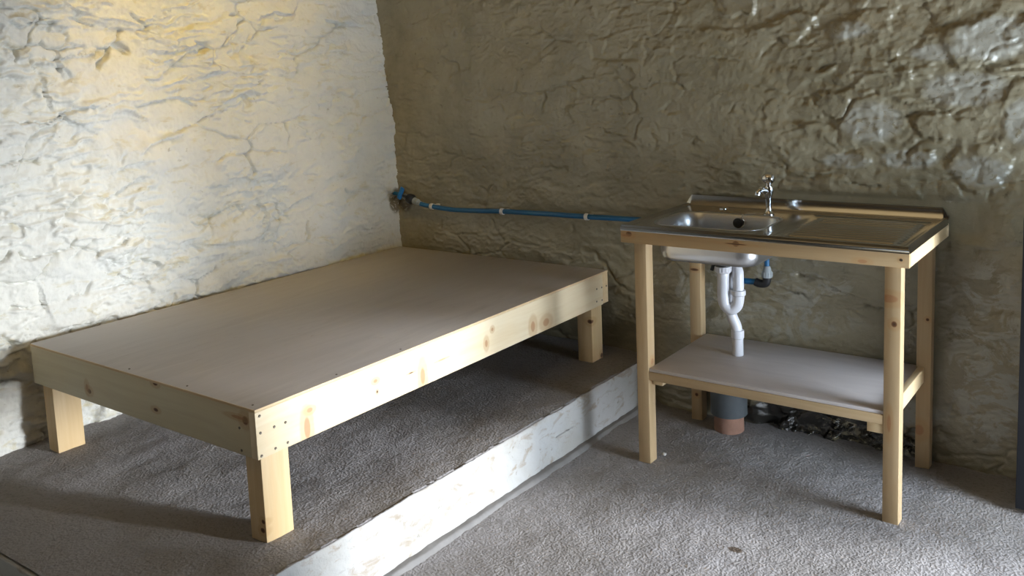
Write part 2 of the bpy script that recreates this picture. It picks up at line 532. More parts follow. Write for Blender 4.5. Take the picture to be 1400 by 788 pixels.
REAR_STONES = [  # (x, z, rx, rz, tilt angle, height, face tilt towards +x)
    (2.753, 1.085, .098, .058, .12, .026, -.05), (2.39, 1.245, .115, .085, .1, .020, -.10), (2.76, 1.53, .13, .085, .5, .030, -.12),
    (2.61, 1.50, .12, .035, .35, .022, .0), (2.36, 1.60, .10, .04, .3, .022, -.05), (2.66, 1.225, .11, .045, -.15, .024, -.1),
    (2.55, 1.115, .07, .03, .0, .022, 0), (2.33, 1.10, .075, .032, -.1, .020, 0), (2.06, 1.26, .06, .06, .2, .018, -.15),
    (2.09, 1.60, .10, .035, .1, .018, 0), (1.56, 1.64, .08, .035, 0, .012, 0), (1.54, 1.00, .06, .06, .9, .012, 0),
    (1.33, 1.05, .07, .05, .9, .012, 0), (2.45, 1.40, .09, .03, .35, .018, 0), (2.88, 1.32, .08, .05, .4, .022, -.1),
    (2.86, 1.18, .06, .04, -.3, .02, 0), (2.92, 1.50, .05, .10, .1, .02, 0), (2.15, 1.42, .09, .03, .2, .014, 0),
    (2.22, 1.0, .06, .03, .2, .014, 0), (2.50, 1.0, .05, .03, -.3, .014, 0), (2.66, .97, .035, .05, .3, .016, 0),
]
REAR_CREV = [
    ([(2.114, .645), (2.2, .64)], .014, .006), ([(2.256, .603), (2.325, .59)], .012, .006), ([(2.352, .557), (2.431, .552)], .010, .006),
    ([(2.05, .58), (2.14, .56)], .008, .006), ([(2.3, 1.02), (2.42, 1.01)], .010, .006),
]

_rs = np.random.RandomState(12)
for _k in range(34):
    _x = _rs.uniform(1.15, 2.95); _z = _rs.uniform(.98, 1.75) if _k < 28 else _rs.uniform(.5, .9)
    if _k >= 28:
        _x = _rs.uniform(2.72, 2.95)
    REAR_STONES.append((_x, _z, _rs.uniform(.03, .075), _rs.uniform(.02, .05), _rs.uniform(-.3, .6), _rs.uniform(.012, .026) * (.6 + .4 * (_x > 1.9)), _rs.uniform(-.12, .05)))

def rear_wall(X, Z):
    left = sstep(1.55, 1.35, X)
    y0 = np.where(Z < .5, left * .075 * sstep(.5, .2, Z), 0) + .004 * (1 - left)
    amp = .0075 + .010 * sstep(1.2, 2.3, X) * sstep(.85, 1.05, Z)
    h = rubble(X, Z, 41, 1., 0) * amp * .9
    h2 = rubble(X + 9, Z, 77, 0, .008)
    h = h + h2 + ledges(X, Z, REAR_CREV)
    for (cx, cz, rx, rz, a, ht, tl) in REAR_STONES:
        wx = X - cx + .030 * fbm(X * 11, Z * 13, 301, 4, .6); wz = Z - cz + .024 * fbm(X * 11, Z * 13, 302, 4, .6)
        p = wx * math.cos(a) + wz * math.sin(a); q = -wx * math.sin(a) + wz * math.cos(a)
        d = (np.abs(p / rx) ** 2.6 + np.abs(q / rz) ** 2.6) ** (1 / 2.6)
        m = sstep(1.06, .93, d)
        h = h * (1 - .45 * m) + m * (.55 * ht + 1.2 * tl * p + .3 * ht * p / rx)
    # knobbly rough render at the right
    h = h + .0045 * sstep(1.5, 2.4, X) * sstep(.92, 1.1, Z) * np.maximum(fbm(X * 36, Z * 40, 401, 4), -.2)
    # crumbled hole along the foot
    hole = sstep(.0, .5, fbm(X * 16, Z * 22, 500, 4) + .9 - 9 * np.abs(Z - .03)) * sstep(1.93, 2.0, X) * sstep(2.75, 2.5, X)
    h = h - .035 * hole
    keep = sstep(1.45, 1.62, X) * sstep(2.85, 2.72, X) * sstep(.81, .86, Z) * sstep(.99, .96, Z)
    legs = sstep(1.60, 1.66, X) * sstep(2.80, 2.72, X) * sstep(1.0, .95, Z)
    h = np.where(keep > 0, np.minimum(h, (1 - keep) * h + keep * .002), h)
    h = np.minimum(h, .02 * legs + .06 * (1 - legs))
    h = np.where(X < 1.45, np.minimum(h, .024), h)
    return X, y0 - h, Z

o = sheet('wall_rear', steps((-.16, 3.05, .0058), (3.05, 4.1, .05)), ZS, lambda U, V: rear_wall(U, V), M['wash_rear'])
o['kind'] = 'structure'
o.data.flip_normals()

# the unseen rest of the room
def structure(mb, name, mat):
    o = mb.build(name, mat, None, smooth=False); o['kind'] = 'structure'; return o
DY0, DY1, DZ = -1.14, -.25, 1.42      # doorway in the right-hand wall
b = MB(); b.box(4.0, 4.5, -6.5, DY0, -.05, 2.75, 0).box(4.0, 4.5, DY1, .4, -.05, 2.75, 0).box(4.0, 4.5, DY0, DY1, DZ, 2.75, 0)
structure(b, 'wall_right', M['wash_room'])
b = MB(); b.box(-.3, 1.2, -6.5, -6.1, -.05, 2.75, 0).box(2.6, 4.0, -6.5, -6.1, -.05, 2.75, 0).box(1.2, 2.6, -6.5, -6.1, -.05, .9, 0).box(1.2, 2.6, -6.5, -6.1, 2.1, 2.75, 0)
structure(b, 'wall_front', M['wash_room'])
b = MB(); b.box(-.4, 4.6, -6.6, .5, 2.7, 2.8, 0)
structure(b, 'ceiling', M['ceiling'])
b = MB(); b.box(4.5, 16, -9, 9, -.2, -.03, 0)
structure(b, 'floor_yard', M['ground'])

# ------------------------------------------------------------------ floors
def vec_noise(X, Y, Z, amp):
    a = amp * fbm((X + Z) * 9, (Y - Z * .7) * 9, 600, 4)
    c = amp * fbm((X - Z) * 30, (Y + Z) * 30, 620, 3) * .5
    return a + c

def low_floor(X, Y):
    Z = -.004 + .004 * fbm(X * 6, Y * 6, 640, 3) + .0006 * fbm(X * 50, Y * 50, 650, 2)
    return X, Y, Z
o = sheet('floor', steps((1.2, 1.40, .05), (1.40, 3.25, .007), (3.25, 4.6, .08)), steps((-6.4, -2.6, .12), (-2.6, .12, .007)), low_floor, M['floor'])
o['kind'] = 'structure'

ZP = .195
def plat(U, V):
    # U runs over the top and then down the riser; V runs from the rear wall to the near edge
    top = np.clip(U, None, 1.44); s = np.clip(U - 1.44, 0, None)
    X = top + 0; Z = ZP - s
    X = X + vec_noise(X, V, Z, .0022) * sstep(1.38, 1.44, U)
    Zt = .004 * fbm(X * 6, V * 6, 660, 3) + .0006 * fbm(X * 50, V * 50, 670, 2) - .003
    Z = Z + Zt * (s < .1)
    X = X + .0015 * fbm(V * 3, Z * 3, 680, 3) * (s > 0)
    X = X - .006 * np.exp(-(s / .008) ** 2) * (U > 1.425)
    return X, V, Z
o = sheet('floor_platform', np.concatenate([steps((-.15, 1.41, .009), (1.41, 1.44, .005)), 1.44 + steps((.004, .215, .006))]),
          steps((-2.40, .14, .008)), plat, [M['floor'], M['step_paint']], midx=lambda U, V: (U[:-1, :-1] >= 1.4399).astype(int))
o['kind'] = 'structure'
b = MB(); b.box(-.15, 1.437, -2.41, -2.38, -.02, .188, .004)
structure(b, 'trim_2', M['step_paint'])
o = sheet('trim_1', 1.430 + steps((0, .048, .006)), steps((-2.6, .05, .012)),
          lambda U, V: (U + .003 * fbm(V * 8, U * 3, 700, 2) * (U > 1.46), V, .006 - .012 * sstep(1.462, 1.478, U) + .0015 * fbm(U * 30, V * 30, 710, 2)), M['strip'])
o['kind'] = 'structure'

# ------------------------------------------------------------------ bed platform
X0, X1, Y0, Y1, ZT, ZB = .03, 1.284, -1.969, -.052, .5886, .4437
bed = thing('bed_base', 'pale pine bed base with a plywood top standing on the raised floor', 'bed', (.657, -1.01, ZP))
O = Vector(bed.location)
def K(x, y, z, rx, ry, rz, kind='dark', org=None):
    org = O if org is None else org
    return ((x - org[0], y - org[1], z - org[2]), (rx, ry, rz), kind)
mt_side = wood('pine_bed_side', 1, [
    K(X1, -1.776, .525, .03, .011, .007, 'red'), K(X1, -1.79, .475, .03, .012, .034, 'red'), K(X1, -1.505, .529, .03, .009, .006, 'red'), K(X1, -1.50, .492, .03, .004, .005),
    K(X1, -1.285, .478, .03, .012, .030, 'red'), K(X1, -1.341, .506, .03, .012, .002), K(X1, -1.184, .506, .03, .02, .002, 'red'), K(X1, -.896, .538, .03, .007, .007, 'red'),
    K(X1, -.935, .495, .03, .008, .014, 'red'), K(X1, -.637, .482, .03, .014, .022, 'red'), K(X1, -.545, .476, .03, .022, .016, 'red')], base=(.78, .66, .46), dark=(.70, .55, .34), seed=1.3)
mt_end = wood('pine_bed_end', 0, [K(.408, Y0, .482, .012, .03, .009), K(.395, Y0, .492, .008, .03, .014, 'red'), K(.805, Y0, .580, .013, .03, .007), K(.796, Y0, .494, .013, .03, .006),
    K(1.238, Y0, .550, .014, .03, .013), K(1.205, Y0, .553, .03, .03, .005, 'red')], base=(.68, .60, .41), dark=(.60,.50,.33), seed=4.1)
mt_panel, nt, _, lk, bs = newmat('plywood_top')
v = objco(nt)
g = noise_node(nt, mapping(nt, v, (16, 2.2, 5), (2, 1, 0)), 1, 6, .62, 1.2)
c = mix(nt, ramp(nt, g, [(.35, (0, 0, 0)), (.72, (1, 1, 1))]), (.45, .405, .36), (.38, .335, .295))
g2 = noise_node(nt, v, 2.2, 5, .6)
c = mix(nt, ramp(nt, g2, [(.40, (0, 0, 0)), (.66, (.7, .7, .7))]), c, (.42, .385, .36))
g3 = noise_node(nt, mapping(nt, v, (9, 3, 5), (7, 3, 0)), 3, 5, .7, 1.5)
c = mix(nt, ramp(nt, g3, [(.62, (0, 0, 0)), (.75, (.45, .45, .45))]), c, (.30, .20, .13))
lk.new(c, bs.inputs['Base Color']); bs.inputs['Roughness'].default_value = .5
mt_edge = wood('pine_edge', 0, base=(.72, .55, .33), dark=(.62, .45, .25), seed=2.2)

MB().box(X1 - .028, X1, Y0, Y1 - .046, ZB, ZT - .0085, .0015).build('side_board', mt_side, bed)
MB().box(X0, X0 + .028, Y0 + .0235, Y1 - .046, ZB, ZT - .0085, .0015).build('side_board', wood('pine_plain_y', 1, seed=7.), bed)
MB().box(X0, X1 - .0285, Y0 + .001, Y0 + .023, ZB, ZT - .0085, .0015).build('end_board', mt_end, bed)
MB().box(X0, X1 - .001, Y1 - .045, Y1, ZB + .002, ZT - .0085, .0015).build('end_board', mt_edge, bed)
pn = MB().box(X0 - .001, X1, Y0 + .0005, Y1, ZT - .0084, ZT, .001).build('panel', mt_panel, bed)
pn.data.materials.append(mt_edge)
for p in pn.data.polygons:
    if p.normal.z < .95: p.material_index = 1
def screws(parent, pts, axis, r=.0042):
    for p in pts:
        MB().lathe(p, axis, [(-.002, r * .7), (.0012, r), (.0018, r * .8), (.0010, r * .3), (.0010, 0)], 12, cap=False).build('screw', M['screw'], parent)
screws(bed, [(X1, y, z) for y, z in ((-1.954, .568), (-1.907, .52), (-1.867, .519), (-1.955, .519), (-1.908, .457), (-1.864, .458), (-1.957, .453),
             (-.150, .524), (-.153, .469), (-.108, .522), (-.108, .465))] + [(X1 - .001, -.067, .52)], (1, 0, 0))
screws(bed, [(1.21, Y0 + .001, .523), (1.212, Y0 + .001, .457)], (0, -1, 0))
screws(bed, [(.627, -1.945, ZT), (.938, -1.945, ZT), (1.246, -1.945, ZT), (1.262, -1.645, ZT), (1.262, -1.361, ZT)], (0, 0, 1), .0035)
LZ = ZP - .004
for (x0, x1, y0, y1, kn, sd) in ((1.212, 1.280, -1.958, -1.861, [K(1.27, -1.958, .255, .008, .012, .007), K(1.265, -1.958, .228, .010, .012, .008)], 1.),
                       (.056, .121, -1.952, -1.853, [], 2.),
                       (1.189, 1.263, -.166, -.078, [K(1.255, -.166, .378, .014, .02, .010), K(1.263, -.09, .205, .01, .011, .012)], 3.),
                       (.056, .121, -.166, -.078, [], 4.)):
    MB().box(x0, x1, y0, y1, LZ, ZB, .002).build('leg', wood('pine_bed_leg', 2, kn, base=(.68, .51, .29), dark=(.58,.40,.20), seed=sd), bed)

# ------------------------------------------------------------------ sink stand
KX0, KX1, KY0, KY1, KZB, KZM, KZT = 1.659, 2.659, -.5844, -.008, .8412, .887, .9098
st = thing('sink_stand', 'tall pine stand with a lower shelf holding the steel sink against the rear wall', 'table', (2.16, -.3, 0))
S = Vector(st.location)
Ks = lambda *a: K(*a[:6], *(a[6:] or ('dark',)), org=S)
mt_ap = wood('pine_apron_front', 0, [Ks(1.693, KY0, .874, .013, .03, .010), Ks(1.680, KY0, .868, .016, .03, .004, 'red'), Ks(2.105, KY0, .872, .013, .03, .0095), Ks(2.105, KY0, .871, .042, .03, .0025), Ks(2.521, KY0, .851, .015, .03, .006, 'red'), Ks(2.635, KY0, .866, .005, .03, .005)], base=(.50, .36, .20), dark=(.41,.28,.145), seed=5.)
MB().box(KX0, KX1, KY0, KY0 + .022, KZB, KZM, .0015).build('apron', mt_ap, st)
MB().box(KX0, KX1, KY1 - .022, KY1, KZB, KZM, .0015).build('apron', wood('pine_apron_rear', 0, seed=6.), st)
mt_apy = wood('pine_apron_side', 1, seed=7.5)
MB().box(KX1 - .022, KX1, KY0 + .0225, KY1 - .0225, KZB, KZM, .0015).build('apron', mt_apy, st)
MB().box(KX0, KX0 + .022, KY0 + .0225, KY1 - .0225, KZB, KZM, .0015).build('apron', mt_apy, st)
legs = [((1.701, 1.749, -.561, -.508), [Ks(1.749, -.53, .385, .02, .010, .012, 'red')], 1.5),
        ((2.582, 2.631, -.561, -.512), [Ks(2.595, -.561, .735, .028, .02, .013, 'red'), Ks(2.612, -.561, .655, .009, .02, .010), Ks(2.600, -.561, .33, .006, .02, .03, 'red')], 2.5),
        ((2.577, 2.625, -.095, -.047), [Ks(2.612, -.095, .552, .006, .02, .006), Ks(2.59, -.095, .14, .016, .02, .02, 'red')], 3.5),
        ((1.692, 1.740, -.082, -.034), [Ks(1.715, -.082, .64, .02, .02, .006), Ks(1.716, -.082, .105, .008, .02, .008)], 4.5)]
for (x0, x1, y0, y1), kn, sd in legs:
    MB().box(x0, x1, y0, y1, -.006, KZM - .001, .002).build('leg', wood('pine_stand_leg', 2, kn, base=(.52, .385, .225), dark=(.43,.30,.16), seed=sd), st)
SZ = .366
sh = MB().box(1.7505, 2.581, -.557, -.05, SZ - .012, SZ, .001)
mt_sh, nt, _, lk, bs = newmat('shelf_ply')
v = objco(nt)
g = noise_node(nt, mapping(nt, v, (3, 14, 5)), 1, 6, .6, 1.)
c = mix(nt, ramp(nt, g, [(.35, (0, 0, 0)), (.7, (1, 1, 1))]), (.55, .51, .50), (.48, .44, .43))
lk.new(c, bs.inputs['Base Color']); bs.inputs['Roughness'].default_value = .6
shelf = sh.build('shelf', mt_sh, st)
mt_rail = wood('pine_rail', 0, seed=8.5, base=(.50, .37, .22), dark=(.42,.30,.16))
MB().box(1.7495, 2.5815, -.560, -.540, SZ - .045, SZ - .0125, .0015).build('rail', mt_rail, st)
MB().box(1.7495, 2.5765, -.075, -.050, SZ - .045, SZ - .0125, .0015).build('rail', mt_rail, st)
mt_clt = wood('pine_cleat', 1, seed=9.5)
MB().box(2.5825, 2.604, -.5115, -.0955, SZ - .045, SZ + .010, .0015).build('rail', mt_clt, st)
MB().box(2.532, 2.581, -.558, -.0755, SZ - .076, SZ - .0455, .0015).build('cleat', mt_clt, st)
MB().box(1.7545, 1.795, -.5395, -.0755, SZ - .066, SZ - .0125, .0015).build('cleat', mt_clt, st)
screws(st, [(2.637, KY0, .866)], (0, -1, 0), .004)

# ------------------------------------------------------------------ steel sink
sk = thing('kitchen_sink', 'stainless steel sink top with a bowl and ribbed drainer set on the pine stand', 'sink', (2.16, -.3, KZM))
BX0, BX1, BY0, BY1, BR = 1.736, 2.136, -.497, -.188, .075
TOPZ = .9015
def rrect(cx0, cx1, cy0, cy1, r, n=10):
    pts = []
    for (cx, cy, a0) in ((cx1 - r, cy1 - r, 0), (cx0 + r, cy1 - r, PI / 2), (cx0 + r, cy0 + r, PI), (cx1 - r, cy0 + r, 1.5 * PI)):
        for k in range(n + 1):
            a = a0 + PI / 2 * k / n
            pts.append((cx + r * math.cos(a), cy + r * math.sin(a)))
    return pts
def topz(X, Y):
    e = np.minimum.reduce([X - KX0, KX1 - X, Y - KY0])
    rim = .0078 * sstep(.020, .008, e)
    fall = -.010 * sstep(.004, .0, e)
    ribs = .006 * (np.clip(np.cos((Y + .50) / .036 * 2 * PI), -.2, 1)) * sstep(2.235, 2.26, X) * sstep(2.615, 2.59, X) * sstep(-.520, -.505, Y) * sstep(-.105, -.12, Y)
    dr = -.004 * sstep(2.20, 2.225, X) * sstep(2.635, 2.61, X) * sstep(-.545, -.53, Y) * sstep(-.085, -.10, Y)
    return TOPZ + rim + fall + ribs + dr
us = steps((KX0, KX0 + .03, .003), (KX0 + .03, KX1 - .03, .0085), (KX1 - .03, KX1, .003)); vs = steps((KY0, KY0 + .03, .003), (KY0 + .03, -.06, .0045), (-.06, -.032, .004))
U, V = np.meshgrid(us, vs, indexing='ij'); Zt = topz(U, V)
nu, nv = U.shape
verts = list(map(tuple, np.stack([U, V, Zt], -1).reshape(-1, 3))); faces = []
def inside(x, y, g):
    qx = max(abs(x - (BX0 + BX1) / 2) - (BX1 - BX0) / 2 + BR, 0); qy = max(abs(y - (BY0 + BY1) / 2) - (BY1 - BY0) / 2 + BR, 0)
    return math.hypot(qx, qy) < BR - g
for i in range(nu - 1):
    for j in range(nv - 1):
        xc = (us[i] + us[i + 1]) / 2; yc = (vs[j] + vs[j + 1]) / 2
        if inside(xc, yc, -.002):
            continue
        a = i * nv + j
        faces.append((a, a + nv, a + nv + 1, a + 1))
# upstand at the back: slopes up from the top and rolls over
prof = [(-.032, None), (-.026, .006), (-.022, .030), (-.019, .0405), (-.014, .0425), (-.009, .0405), (-.0085, .0)]
prev = [i * nv + nv - 1 for i in range(nu)]
for (y, dz) in prof[1:]:
    cur = []
    for i in range(nu):
        ee = min(us[i] - KX0, KX1 - us[i]); f = min(1, .35 + ee / .03)
        cur.append(len(verts)); verts.append((us[i], y, TOPZ + (dz * f if dz else 0)))
    for i in range(nu - 1):
        faces.append((prev[i], prev[i + 1], cur[i + 1], cur[i]))
    prev = cur
# skirt: front and two sides fold down over the timber
def skirt(line, dx, dy):
    a = []
    for (x, y, z) in line:
        a.append((len(verts), len(verts) + 1)); verts.append((x + dx * .0015, y + dy * .0015, z - .003)); verts.append((x + dx * .0015, y + dy * .0015, KZM - .001))
    return a
def link_skirt(top_ids, ids):
    for k in range(len(ids) - 1):
        faces.append((top_ids[k], top_ids[k + 1], ids[k + 1][0], ids[k][0]))
        faces.append((ids[k][0], ids[k + 1][0], ids[k + 1][1], ids[k][1]))
fr = [i * nv for i in range(nu)]; link_skirt(fr, skirt([verts[k] for k in fr], 0, -1))
rt = [(nu - 1) * nv + j for j in range(nv)]; link_skirt(rt, skirt([verts[k] for k in rt], 1, 0))
lt = list(range(nv)); link_skirt(lt, skirt([verts[k] for k in lt], -1, 0))
dr = mesh_obj('drainer', verts, faces, M['steel'], sk, sk.location, smooth=True)
dr.data.set_sharp_from_angle(angle=math.radians(40))

# bowl: rings from the lip outside down the walls to the floor
rings = []
wst = (1.948, -.330)
for g, z, r in ((-.012, TOPZ + .0004, BR + .012), (-.006, TOPZ + .0012, BR + .006), (-.001, TOPZ - .001, BR), (.003, TOPZ - .006, BR - .003), (.008, TOPZ - .05, BR - .006),
                (.010, TOPZ - .10, BR - .008), (.013, TOPZ - .122, BR - .010), (.022, TOPZ - .136, BR - .016), (.045, TOPZ - .142, BR - .03)):
    rings.append([(x, y, z) for x, y in rrect(BX0 + g, BX1 - g, BY0 + g, BY1 - g, r)])
nr = len(rings[0])
last = rings[-1]
for f, z in ((.5, TOPZ - .145), (.22, TOPZ - .147)):
    rings.append([(wst[0] + (x - wst[0]) * f, wst[1] + (y - wst[1]) * f, z) for x, y, _ in last])
rings.append([(wst[0] + .035 * math.cos(math.atan2(y - wst[1], x - wst[0])), wst[1] + .035 * math.sin(math.atan2(y - wst[1], x - wst[0])), TOPZ - .148) for x, y, _ in last])
rings.append([(wst[0] + .022 * math.cos(math.atan2(y - wst[1], x - wst[0])), wst[1] + .022 * math.sin(math.atan2(y - wst[1], x - wst[0])), TOPZ - .153) for x, y, _ in last])
vv = [p for r in rings for p in r]; ff = []
for k in range(len(rings) - 1):
    for i in range(nr):
        i2 = (i + 1) % nr
        ff.append((k * nr + i, (k + 1) * nr + i, (k + 1) * nr + i2, k * nr + i2))
bw = mesh_obj('bowl', vv, ff, M['bowl'], sk, sk.location, smooth=True)
md = bw.modifiers.new('Solidify', 'SOLIDIFY'); md.thickness = .001; md.offset = 0
# small fittings on the sink
MB().lathe((1.846, -.085, TOPZ + .0002), (0, 0, 1), [(0, .017), (.003, .0165), (.0055, .012), (.0065, 0)], 24, cap=False).build('tap_hole_cover', M['chrome'], sk)
MB().lathe((1.962, BY1 - .0065, .872), (0, -1, 0), [(0, .019), (.002, .019), (.003, .016), (.003, 0)], 24, cap=False).build('overflow_grille', M['chrome'], sk)
MB().lathe((wst[0], wst[1], TOPZ - .1465), (0, 0, 1), [(0, .034), (.0015, .033), (.0015, .024), (-.004, .020)], 24, cap=False).build('waste_ring', M['chrome'], sk)
# plug hung over the overflow on its bead chain
pg = tag(MB().lathe((1.958, BY1 - .0105, .872), (0, -1, 0), [(0, .017), (.010, .0195), (.013, .0195), (.015, .012), (.016, 0)], 24).build('plug', M['black'], None, loc=(1.958, BY1 - .011, .872)),
         'round black rubber plug hanging on its chain inside the sink bowl', 'plug')
ch = MB()
cp = [Vector(p) for p in ((2.036, -.160, TOPZ + .004), (2.015, -.170, TOPZ + .006), (1.985, -.182, TOPZ + .0055), (1.972, -.1925, TOPZ + .001), (1.966, -.201, .888), (1.960, -.207, .878))]
ch.tube(cp, .0011, 8, 6)
for k in range(len(cp) - 1):
    for t in range(5):
        ch.sphere(cp[k].lerp(cp[k + 1], t / 5), .0018, n=8)
ch.build('chain', M['chrome'], pg)

# ------------------------------------------------------------------ pillar tap
TX, TY = 2.056, -.148
tp = thing('tap', 'small chrome pillar tap with a round knob standing behind the sink bowl', 'tap', (TX, TY, TOPZ))
MB().lathe((TX, TY, TOPZ), (0, 0, 1), [(0, .0215), (.004, .0215), (.007, .017), (.012, .0125), (.02, .0108), (.052, .0108), (.070, .0125), (.085, .0175), (.098, .0200), (.108, .0185), (.115, .010), (.121, .009)], 28).build('body', M['chrome'], tp)
sp = MB(); sp.tube([(TX, TY, TOPZ + .088), (TX - .008, TY - .016, TOPZ + .095), (TX - .016, TY - .036, TOPZ + .098), (TX - .022, TY - .050, TOPZ + .091), (TX - .023, TY - .054, TOPZ + .080)], lambda t: .0135 - .003 * t, 16)
sp.build('spout', M['chrome'], tp)
kb = MB(); kb.lathe((TX, TY, TOPZ + .116), (0, 0, 1), [(0, .008), (.003, .013), (.008, .0185), (.015, .0225), (.023, .0240), (.031, .0225), (.038, .0185), (.043, .012), (.046, 0)], 28, cap=False)
for k in range(4):
    a = PI / 4 + k * PI / 2
    kb.sphere((TX + .017 * math.cos(a), TY + .017 * math.sin(a), TOPZ + .139), .0085, 1, 1, 1.6, 12)
kb.build('knob', M['chrome'], tp)

# ------------------------------------------------------------------ waste trap
tr = thing('sink_trap', 'white plastic trap and waste pipe hanging under the sink bowl', 'pipe', (wst[0], wst[1], .366))
MB().lathe((wst[0], wst[1], .748), (0, 0, -1), [(-.002, .040), (.004, .040), (.006, .030), (.020, .029)], 28).build('waste_flange', M['black'], tr)
MB().lathe((wst[0] - .036, wst[1], .735), (-.3, -.2, -1), [(0, .007), (.028, .007)], 12).build('overflow_spigot', M['black'], tr)
nb = MB().lathe((wst[0], wst[1], .728), (0, 0, -1), [(0, .0285), (.002, .030), (.018, .030), (.022, .028), (.026, .0245)], 28)
for k in range(16):
    a = 2 * PI * k / 16
    nb.lathe((wst[0] + .0295 * math.cos(a), wst[1] + .0295 * math.sin(a), .726), (0, 0, -1), [(0, .0022), (.017, .0022)], 6)
nb.build('nut', M['white_plastic'], tr)
MB().tube([(wst[0], wst[1], .71), (wst[0], wst[1], .66), (wst[0], wst[1], .612), (wst[0] + .006, wst[1] + .003, .580), (wst[0] + .026, wst[1] + .009, .564), (wst[0] + .046, wst[1] + .014, .580), (wst[0] + .052, wst[1] + .016, .612), (wst[0] + .052, wst[1] + .016, .635)], .0225, 20, 8).build('trap_bend', M['white_plastic'], tr)
ax, ay = wst[0] + .052, wst[1] + .016
MB().lathe((ax, ay, .640), (0, 0, -1), [(0, .022), (.002, .0275), (.018, .0275), (.022, .024)], 24).build('nut', M['white_plastic'], tr)
MB().tube([(ax, ay, .63), (ax, ay, .675), (ax - .004, ay + .008, .705), (ax - .020, ay + .026, .716), (ax - .036, ay + .042, .700), (ax - .045, ay + .048, .66), (ax - .05, ay + .05, .60), (ax - .055, ay + .052, .555), (ax - .048, ay + .056, .515), (ax - .034, ay + .06, .478), (ax - .03, ay + .062, .44)], .0205, 20, 8).build('swan_neck', M['white_plastic'], tr)
px, py = ax - .03, ay + .062
MB().lathe((px, py, .466), (0, 0, -1), [(0, .021), (.002, .0245), (.030, .0245), (.034, .0215), (.0995, .0215)], 24).build('waste_pipe', M['white_plastic'], tr)

# soil pipe at the wall foot
gx, gy = 1.873, -.115
gp = thing('drain_pipe', 'short dark grey drain pipe on a clay socket under the stand shelf', 'pipe', (gx, gy, 0))
MB().lathe((gx, gy, .068), (0, 0, 1), [(0, .071), (.003, .073), (.10, .073), (.105, .067), (.108, .062), (.225, .062), (.225, .056), (.12, .056)], 40, cap=False).build('socket', M['grey_pipe'], gp)
cl = MB().lathe((gx, gy, -.008), (0, 0, 1), [(0, .060), (.055, .059), (.072, .061), (.0755, .058), (.0755, .050), (.04, .048)], 40, cap=False).build('clay_collar', M['clay'], gp)

# ------------------------------------------------------------------ water supply
PP = [(.190, -.052, .824), (.215, -.050, .819), (.244, -.048, .815), (.389, -.046, .805), (.53, -.045, .808), (.71, -.045, .815), (.963, -.044, .819), (1.185, -.044, .820), (1.386, -.044, .823), (1.58, -.044, .822), (1.72, -.046, .816),
      (1.82, -.06, .80), (1.872, -.08, .76), (1.885, -.09, .70), (1.887, -.098, .648), (1.905, -.10, .624), (1.945, -.10, .621), (1.985, -.10, .622)]
wp = thing('water_pipe', 'blue plastic water pipe running along the rear wall to the sink', 'pipe', (.2, -.05, .82))
MB().tube(PP, .0118, 14, 8).build('hose', M['blue_pipe'], wp)
MB().tube([(2.030, -.10, .69), (2.030, -.102, .74), (2.045, -.125, .80), (TX, TY, .86), (TX, TY, .895)], .010, 14, 6).build('tap_tail', M['blue_pipe'], wp)
eb = MB(); eb.tube([(1.983, -.10, .622), (2.006, -.10, .617), (2.024, -.10, .622), (2.030, -.10, .640), (2.030, -.10, .655)], .0165, 16, 6)
eb.build('elbow', M['black'], wp)
nn = MB().lathe((2.030, -.10, .645), (0, 0, 1), [(0, .020), (.006, .0205), (.022, .019), (.026, .0165), (.036, .0155), (.039, .013), (.044, .012)], 24)
for k in range(14):
    a = 2 * PI * k / 14
    nn.lathe((2.030 + .0195 * math.cos(a), -.10 + .0195 * math.sin(a), .648), (0, 0, 1), [(0, .002), (.018, .0018)], 6)
nn.build('elbow_nut', M['grey_plastic'], wp)

for i, (cx, cz, lab) in enumerate(((.262, .8135, 'white pipe clip on the blue pipe beside the stop tap in the corner'),
                                   (.708, .815, 'white pipe clip halfway along the blue pipe above the bed'),
                                   (1.181, .820, 'white pipe clip on the blue pipe nearest to the sink'))):
    yy = -.0455
    c = MB()
    prof = []
    n = 20
    for k in range(n + 1):
        a = math.radians(-150 + 300 * k / n) - PI / 2
        prof.append((math.cos(a), math.sin(a)))
    vsx = []
    for xx in (cx - .0085, cx + .0085):
        for rr in (.0122, .0158):
            for (ca, sa) in prof:
                vsx.append(c.bm.verts.new((xx, yy + rr * sa, cz + rr * ca)))
    m_ = n + 1
    for k in range(n):
        a0, a1, b0, b1 = k, m_ + k, 2 * m_ + k, 3 * m_ + k
        for q in ((a0, a0 + 1, a1 + 1, a1), (b0, b1, b1 + 1, b0 + 1), (a0, b0, b0 + 1, a0 + 1), (a1, a1 + 1, b1 + 1, b1)):
            c.bm.faces.new([vsx[z] for z in q])
    for k in (0, n):
        c.bm.faces.new([vsx[z] for z in (k, m_ + k, 3 * m_ + k, 2 * m_ + k)])
    c.box(cx - .0085, cx + .0085, yy + .0125, .02, cz - .007, cz + .007, .001)
    o = c.build('pipe_clip', M['clip_plastic'], None, loc=(cx, yy, cz))
    tag(o, lab, 'clip', 'white clips holding the blue pipe')

